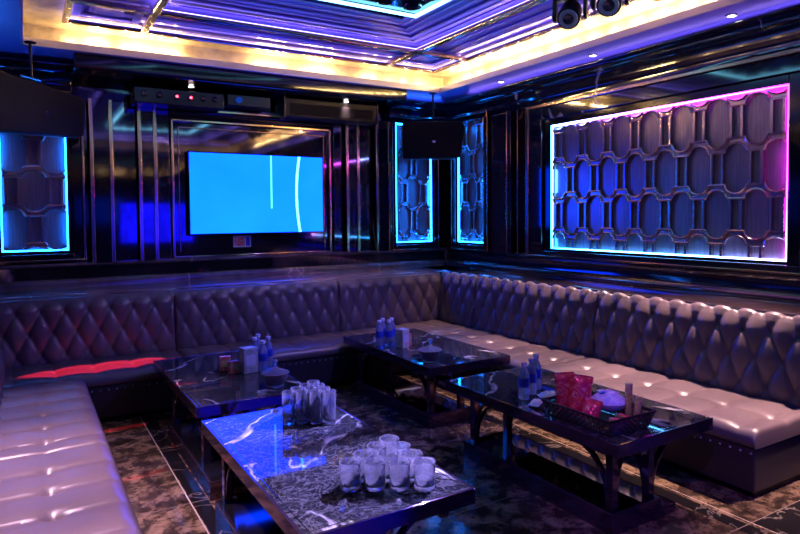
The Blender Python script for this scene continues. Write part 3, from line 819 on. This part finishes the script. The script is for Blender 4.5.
pillow_bag('snack_bag', (2.445, 2.345, ZTB+.012), .11, .20, .05, (-.10, -.05, -.5), 'bag', 'red foil snack bag standing at the back of the woven basket', 'snack bag', 'red snack bags')
pillow_bag('snack_bag', (2.435, 2.255, ZTB+.012), .105, .205, .05, (-.16, .16, -.6), 'bag', 'red and violet foil snack bag standing in front of the other in the basket', 'snack bag', 'red snack bags')
pillow_bag('snack_bag', (2.415, 2.165, ZTB+.02), .09, .10, .045, (-.35, .25, -.8), 'bag', 'red snack bag lying low against the wall of the basket', 'snack bag', 'red snack bags')
fp = thing('wrapped_plate', (2.58, 2.185, ZTB+.09), 'film wrapped white plate heaped with snacks in the woven basket', 'plate')
MB().lathe([(.001, -.04), (.06, -.04), (.075, -.03), (.092, -.005), (.094, 0), (.08, -.003), (.001, -.006)], 28).build('plate', 'white_plastic', fp, local=True)
m = MB()
def hp(i, j):
    a = 2*PI*i/30; rr = .093*j/12
    hgt = .048*(1-(j/12)**2.2)+.009*math.sin(3*a+j)*math.sin(j*.9)*(1-j/12)
    return (rr*math.cos(a), rr*math.sin(a), hgt+.001)
m.grid(hp, 31, 13); m.build('film', 'film', fp, local=True, angle=80)
for (dx, dy, c_) in ((-.03, .01, 'label_blue'), (.02, -.02, 'wet_tissue'), (.03, .03, 'red'), (-.005, .045, 'wet_tissue')):
    MB().box(dx-.022, dx+.022, dy-.012, dy+.012, .040, .046).build('wrapped_sweet', c_, fp, local=True, bevel=.004)
for i, (x, y, w, rz, lab) in enumerate(((2.45, 2.03, .07, .3, 'brown wrapped cake at the near corner of the basket'), (2.53, 2.055, .06, -.3, 'brown wrapped cake next to the gold snack tubes'))):
    r = thing('wrapped_cake', (x, y, ZTB+.008), lab, 'cake', 'brown wrapped cakes'); r.rotation_euler = (0, 0, rz)
    MB().box(-w/2, w/2, -.03, .03, 0, .05).build('cake', 'brown_food', r, local=True, bevel=.014, seg=3)
    MB().box(-w*.2, w*.2, -.031, .031, .012, .0515).build('wrapper', 'bag', r, local=True, bevel=.003)
for i, (x, y, h, rot, lab) in enumerate(((2.625, 2.09, .185, (0, .04, .3), 'gold snack tube standing at the back rim of the basket'), (2.605, 2.025, .14, (.05, .08, .2), 'gold snack tube leaning near the front rim of the basket'))):
    r = thing('snack_tube', (x-.01, y, ZTB+.008), lab, 'snack tube', 'gold snack tubes'); r.rotation_euler = rot
    MB().lathe([(.001, 0), (.016, 0), (.018, .003), (.018, h-.02), (.0165, h-.012), (.001, h-.012)], 18).build('tube', 'gold_wrap', r, local=True)
    MB().lathe([(.001, h-.0115), (.0175, h-.0115), (.0175, h-.002), (.016, h), (.001, h)], 18).build('cap', 'gold_wrap', r, local=True)
def packet(name, x, y, z, w, d, h, rz, mat, lab, cat, group=None):
    r = thing(name, (x, y, z), lab, cat, group); r.rotation_euler = (0, 0, rz)
    m = MB()
    def f(s):
        return lambda i, j: ((i/10*2-1)*w/2, (j/8*2-1)*d/2, h/2+s*h/2*max(0, 1-abs(i/10*2-1)**2.5)**.6*max(0, 1-abs(j/8*2-1)**2.5)**.6+.004*math.sin(i*2.1+j)*s*(0 < i < 10)*(0 < j < 8)*(s > 0))
    m.grid(f(1), 11, 9); m.grid(f(-1), 11, 9); m.build('wrapper', mat, r, local=True, angle=80)
    MB().box(-w/2-.012, -w/2+.002, -d/2, d/2, h/2-.001, h/2+.001).build('sealed_end', mat, r, local=True)
    MB().box(w/2-.002, w/2+.012, -d/2, d/2, h/2-.001, h/2+.001).build('sealed_end', mat, r, local=True)
    return r
packet('wet_tissue_packet', 2.40, 2.53, ZTB, .10, .06, .035, .5, 'wet_tissue', 'white wet tissue packet lying beside the bottles, nearest the basket', 'packet', 'white packets by the basket')
packet('wet_tissue_packet', 2.545, 2.58, ZTB, .10, .06, .05, -.4, 'wet_tissue', 'white wet tissue packet behind the snack bags', 'packet', 'white packets by the basket')
packet('tea_packet', 2.68, 2.60, ZTB, .10, .07, .06, .2, 'green', 'green packet lying behind the red snack bags', 'packet')
packet('paper_scrap', .365, 4.03, .001, .045, .02, .006, .3, 'white_plastic', 'small white scrap of paper on the brown floor tiles', 'paper')

# ------------------------------------------------------------------ loudspeakers
def speaker(P1, P2, h1, h2, depth, label, hang):
    """cabinet whose front runs from P1 to P2 (x, y, z centres), heights h1, h2"""
    P1, P2 = Vector(P1), Vector(P2); c = (P1+P2)/2; d = P2-P1; L = d.length; d.normalize()
    nrm = Vector((d.y, -d.x, 0)).normalized(); up = nrm.cross(d)*-1
    if up.z < 0: up = -up
    r = thing('loudspeaker', c, label, 'loudspeaker', 'hanging loudspeakers')
    def P(a, z, t): return c+d*a+up*z-nrm*t
    out = [(-L/2, -h1/2), (-L/2, h1/2), (L/2-.04, h2/2), (L/2, h2/2-.06), (L/2-.05, -h2/2+.02), (L/2-.10, -h2/2)]
    MB().prism(out, .02, depth, lambda p, q, t: P(p*(1-.25*(t/depth)), q*(1-.1*(t/depth)), t)).build('cabinet', 'black', r, bevel=.015)
    g = MB().prism([(p*.97, q*.94) for p, q in out], -.004, .021, P).build('grille', 'grille', r, bevel=.01)
    MB().box(-.02, .02, -.012, .012, -.008, -.004, lambda a, b, t: P(a, b-.02, t)).build('badge', 'chrome', g, bevel=.002)
    y = MB(); top = Vector((hang[0], hang[1], ZS))
    bp = P(0, max(h1, h2)/2-.02, depth*.5)
    y.bar([P(-.14, (h1+h2)/4-.06, depth*.5), P(-.14, (h1+h2)/4+.05, depth*.5), P(.14, (h1+h2)/4+.05, depth*.5), P(.14, (h1+h2)/4-.06, depth*.5)], d.cross(Vector((0, 0, 1))), .04, .006)
    br = y.build('bracket', 'black_metal', r)
    e = P(0, (h1+h2)/4+.045, depth*.5)
    MB().tube([e, (e.x, e.y, ZS)], .012, 10).build('hanging_rod', 'black_metal', r)
    MB().lathe([(.001, ZS-.008), (.04, ZS-.008), (.045, ZS-.001), (.001, ZS-.001)], 16, (e.x, e.y, 0)).build('ceiling_plate', 'black_metal', r)
    return r
speaker((-.142, 5.23, 2.339), (.496, 6.06, 2.361), .46, .36, .24, 'black loudspeaker hanging in front of the blue panel left of the television', (.1, 5.8))
speaker((3.635, 5.968, 2.345), (4.25, 5.592, 2.345), .43, .43, .26, 'black loudspeaker hanging in the room corner between the narrow blue panels', (4.0, 5.9))

# ------------------------------------------------------------------ moving head lights
def moving_head(label):
    r = thing('moving_head_light', (0, 0, 0), label, 'stage light', 'moving head stage lights')
    MB().lathe([(.001, .0), (.085, .0), (.09, -.01), (.09, -.05), (.08, -.06), (.001, -.06)], 24).build('base', 'black', r, local=True)
    MB().lathe([(.001, -.06), (.03, -.06), (.03, -.085), (.001, -.085)], 16).build('pan_bearing', 'black_metal', r, local=True)
    y = MB()
    y.box(-.115, .115, -.035, .035, -.105, -.083)
    for s in (-1, 1):
        y.prism([(-.035, -.105), (.035, -.105), (.04, -.20), (.03, -.245), (-.03, -.245), (-.04, -.20)], s*.092, s*.118, lambda p, q, t: (t, p, q))
    y.build('yoke', 'black', r, local=True, bevel=.006)
    for s in (-1, 1):
        MB().lathe([(.001, 0), (.022, 0), (.022, .006), (.015, .010), (.001, .010)], 18, (s*.118, 0, -.20), axis=Vector((s, 0, 0)).to_track_quat('Z', 'Y').to_matrix()).build('tilt_knob', 'chrome', r, local=True)
    ax = Vector((0, -.80, -.60)).to_track_quat('Z', 'Y').to_matrix()
    h = MB().lathe([(.001, -.10), (.04, -.10), (.066, -.085), (.076, -.05), (.078, .0), (.080, .05), (.078, .085), (.066, .09), (.064, .078), (.001, .078)], 28, (0, 0, -.20), axis=ax).build('lamp_head', 'black', r, local=True, angle=40)
    MB().lathe([(.055, .080), (.065, .080), (.065, .094), (.063, .098), (.057, .098), (.055, .094)], 28, (0, 0, -.20), axis=ax).build('lens_ring', 'ring_grey', h, local=True)
    MB().lathe([(.001, .079), (.055, .079), (.050, .090), (.030, .097), (.001, .100)], 24, (0, 0, -.20), axis=ax).build('lens', 'lens', h, local=True)
    return r
mh = moving_head('black moving head light on the ceiling, first of the three along the gold band')
mhs = [(3.32, 3.16, -1.0), (3.34, 2.83, -1.0), (3.36, 2.47, -1.0)]
mh.location = (*mhs[0][:2], 3.105); mh.rotation_euler = (0, 0, mhs[0][2])
dup(mh, (*mhs[1][:2], 3.105), mhs[1][2], 'black moving head light on the ceiling, middle one of the three')
dup(mh, (*mhs[2][:2], 3.105), mhs[2][2], 'black moving head light cut off by the top edge of the photo')

# laser box with two red emitters, long black bar speaker over the television
lb = thing('laser_light', (1.22, 6.1, 2.6), 'black laser light box with two glowing red emitters above the television', 'stage light')
MB().box(0.872, 1.6786, .10, .36, 2.541, 2.6826, PB).build('housing', 'black_metal', lb, bevel=.008)
for x in (0.9592, 1.09, 1.2426, 1.3679, 1.4824, 1.5914):
    red = x in (1.2426, 1.3679)
    b = MB().lathe([(.001, 0), (.028, 0), (.028, .012), (.020, .014), (.018, .008), (.001, .008)], 16, PB(x, .36, 2.6205), axis=Vector((0, -1, 0)).to_track_quat('Z', 'Y').to_matrix()).build('emitter', 'black_gloss', lb)
    MB().lathe([(.001, .0085), (.011 if red else .016, .0085), (.008, .013), (.001, .015)], 14, PB(x, .36, 2.6205), axis=Vector((0, -1, 0)).to_track_quat('Z', 'Y').to_matrix()).build('lens', 'lamp_red' if red else 'lens', b)
bs = thing('bar_speaker', (2.85, 6.1, 2.6), 'long black bar speaker mounted high on the right above the television', 'loudspeaker')
MB().box(2.3108, 3.379, .08, .32, 2.5246, 2.7208, PB).build('cabinet', 'black', bs, bevel=.012)
MB().box(2.3653, 3.3245, .315, .326, 2.5518, 2.6663, PB).build('grille', 'grille', bs, bevel=.006)
for x in (2.3054, 3.3845): MB().box(x-.012, x+.012, .07, .33, 2.5137, 2.7317, PB).build('end_cap', 'black_metal', bs, bevel=.006)
bl_ = thing('beam_light', (1.9, 6.1, 2.64), 'small black beam light with a painted blue reflection above the television', 'stage light')
MB().box(1.7222, 2.1582, .10, .32, 2.59, 2.699, PB).build('housing', 'black_metal', bl_, bevel=.008)
MB().lathe([(.001, 0), (.03, 0), (.03, .03), (.022, .034), (.001, .02)], 18, PB(1.8312, .32, 2.6445), axis=Vector((0, -1, 0)).to_track_quat('Z', 'Y').to_matrix()).build('lens', 'glow_blue', bl_)  # blue reflection drawn as a glowing lens

# ------------------------------------------------------------------ downlights
dl = [((1.38, 6.06, 2.733), 'recessed downlight in the black bulkhead left above the television', 0), ((3.0, 6.06, 2.733), 'recessed downlight in the black bulkhead right above the television', 0),
      ((4.2837, 5.0358, ZS), 'recessed downlight in the violet soffit nearest the room corner', 1), ((4.2837, 3.815, ZS), 'recessed downlight in the violet soffit over the middle of the large panel', 1), ((4.2837, 2.5724, ZS), 'recessed downlight in the violet soffit next to the right edge of the photo', 1),
      ((4.2837, 1.308, ZS), 'recessed downlight in the right soffit past the photo edge', 1), ((-0.2616, 3.95, ZS), 'recessed downlight in the left soffit over the far left sofa', 2), ((-0.2616, 3.161, ZS), 'recessed downlight in the left soffit over the seam of the left sofa', 2), ((-0.2616, 1.744, ZS), 'recessed downlight in the left soffit beside the camera', 2)]
def light(name, kind, loc, energy, color, target=None, **k):
    d = bpy.data.lights.new(name, kind); d.energy = energy; d.color = color
    o = bpy.data.objects.new(name, d); col.objects.link(o); o.location = loc
    if target is not None: o.rotation_euler = (Vector(target)-Vector(loc)).to_track_quat('-Z', 'Y').to_euler()
    for a, v in k.items(): setattr(d, a, v)
    return o
for i, ((x, y, z), lab, kind) in enumerate(dl):
    r = thing('downlight', (x, y, z), lab, 'light', 'recessed downlights')
    MB().lathe([(.026, -.001), (.026, -.006), (.036, -.007), (.042, -.003), (.042, -.001)], 24).build('trim_ring', 'chrome', r, local=True)
    MB().lathe([(.001, -.0035), (.025, -.0035), (.025, -.001), (.001, -.001)], 20).build('lamp', 'lamp_white', r, local=True)
    if kind == 1: light('downlight_lamp', 'SPOT', (x, y, z-.02), (190, 500, 1000, 700)[i-2], (1., .62, .56), (x-.66, y-.12, 0), spot_size=.74, spot_blend=.8, shadow_soft_size=.03)
    elif kind == 2: light('downlight_lamp', 'SPOT', (x, y, z-.02), (240, 560, 800)[i-6], (.9, .55, .80), (x+.26, y-.25, 0), spot_size=.95, spot_blend=.8, shadow_soft_size=.03)
    else: light('downlight_lamp', 'SPOT', (x, y, z-.02), 70, (1., .66, .6), (x, y+.03, 0), spot_size=1.0, spot_blend=.6, shadow_soft_size=.03)

# warm bulbs in the cove
random.seed(5)
def bulbs(pts, e):
    for p in pts: light('cove_bulb', 'POINT', p, e*random.uniform(.5, 1.5), (1., .66, .26), shadow_soft_size=.012)
bulbs([(x, 5.89, 2.965) for x in (.37, .53, .58, .63, .80, .85, .90, .95, 1.02, 1.09, 1.21, 1.98, 2.05, 2.10, 2.17, 2.24, 2.45, 2.52, 2.58, 2.65, 2.75, 3.14, 3.26, 3.45, 3.65, 3.85)], 1.6)
bulbs([(4.14, 5.7-.22*k, 2.965) for k in range(26)], 4.2)
bulbs([(-.05, 5.6-.5*k, 2.965) for k in range(8)], .4)
# stage wash from the moving heads; the last spot is an added accent
light('wash_spot', 'SPOT', (3.10, 3.05, 2.70), 2500, (.40, .34, 1.), (1.24, 2.2, .47), spot_size=.30, spot_blend=.7, shadow_soft_size=.05)
light('wash_spot', 'SPOT', (3.14, 2.72, 2.70), 1700, (.30, .27, 1.), (1.25, 3.0, .5), spot_size=.24, spot_blend=.7, shadow_soft_size=.05)
light('wash_spot', 'SPOT', (3.14, 2.72, 2.70), 200, (.45, .22, 1.), (.1, 2.3, .36), spot_size=.9, spot_blend=.7, shadow_soft_size=.05)
light('wash_spot', 'SPOT', (3.10, 3.05, 2.69), 150, (.22, .18, 1.), (2.0, 4.5, .4), spot_size=1.3, spot_blend=.7, shadow_soft_size=.05)
light('wash_spot', 'SPOT', (.9, .6, 2.9), 160, (.42, .14, 1.), (2.65, 1.75, .25), spot_size=.55, spot_blend=.7, shadow_soft_size=.06)  # added violet accent for the near table end, no fixture here
# red laser fans
def laser(loc, tgt, e, size, sx, sy, rz=0):
    o = light('laser_fan', 'SPOT', loc, e, (1., .03, .06), tgt, spot_size=size, spot_blend=.25, shadow_soft_size=.004)
    o.scale = (sx, sy, 1); return o
laser((.55, 3.2, 3.0), (.47, 5.20, .36), 2600, .34, 1., .22)
laser((.65, 3.3, 3.0), (.57, 4.79, 0), 700, .10, 1., .22)
laser((.65, 3.3, 3.0), (.56, 3.84, 0), 500, .10, 1., .25)
laser((.65, 3.3, 3.0), (.87, 4.19, .10), 700, .07, 1., .35)

w = bpy.data.worlds.new('World'); sc.world = w; w.use_nodes = True
w.node_tree.nodes['Background'].inputs[0].default_value = (.1, .06, .3, 1); w.node_tree.nodes['Background'].inputs[1].default_value = .05

# ------------------------------------------------------------------ camera
yaw, pit, rol = math.radians(31.13), math.radians(2.1414), math.radians(-.4641)
f_ = Vector((math.sin(yaw)*math.cos(pit), math.cos(yaw)*math.cos(pit), -math.sin(pit)))
r0 = Vector((math.cos(yaw), -math.sin(yaw), 0)); u0 = r0.cross(f_)
rr = r0*math.cos(rol)+u0*math.sin(rol); uu = -r0*math.sin(rol)+u0*math.cos(rol)
cam = bpy.data.cameras.new('camera'); co = bpy.data.objects.new('camera', cam); col.objects.link(co)
co.matrix_world = Matrix(((rr.x, uu.x, -f_.x, 0), (rr.y, uu.y, -f_.y, 0), (rr.z, uu.z, -f_.z, 1.5), (0, 0, 0, 1)))
cam.sensor_width = 36; cam.sensor_fit = 'HORIZONTAL'; cam.lens = 36*622.2/800
cam.shift_y = -(267-239.1)/800; cam.clip_start = .02
sc.camera = co
sc.view_settings.view_transform = 'Standard'; sc.view_settings.look = 'None'
sc.view_settings.exposure = .35; sc.view_settings.gamma = 1.; sc.view_settings.use_curve_mapping = False
sc.cycles.use_denoising = True
sc.cycles.max_bounces = 10; sc.cycles.transmission_bounces = 8; sc.cycles.glossy_bounces = 5; sc.cycles.diffuse_bounces = 4
sc.cycles.sample_clamp_indirect = 6.; sc.cycles.caustics_reflective = False; sc.cycles.caustics_refractive = False
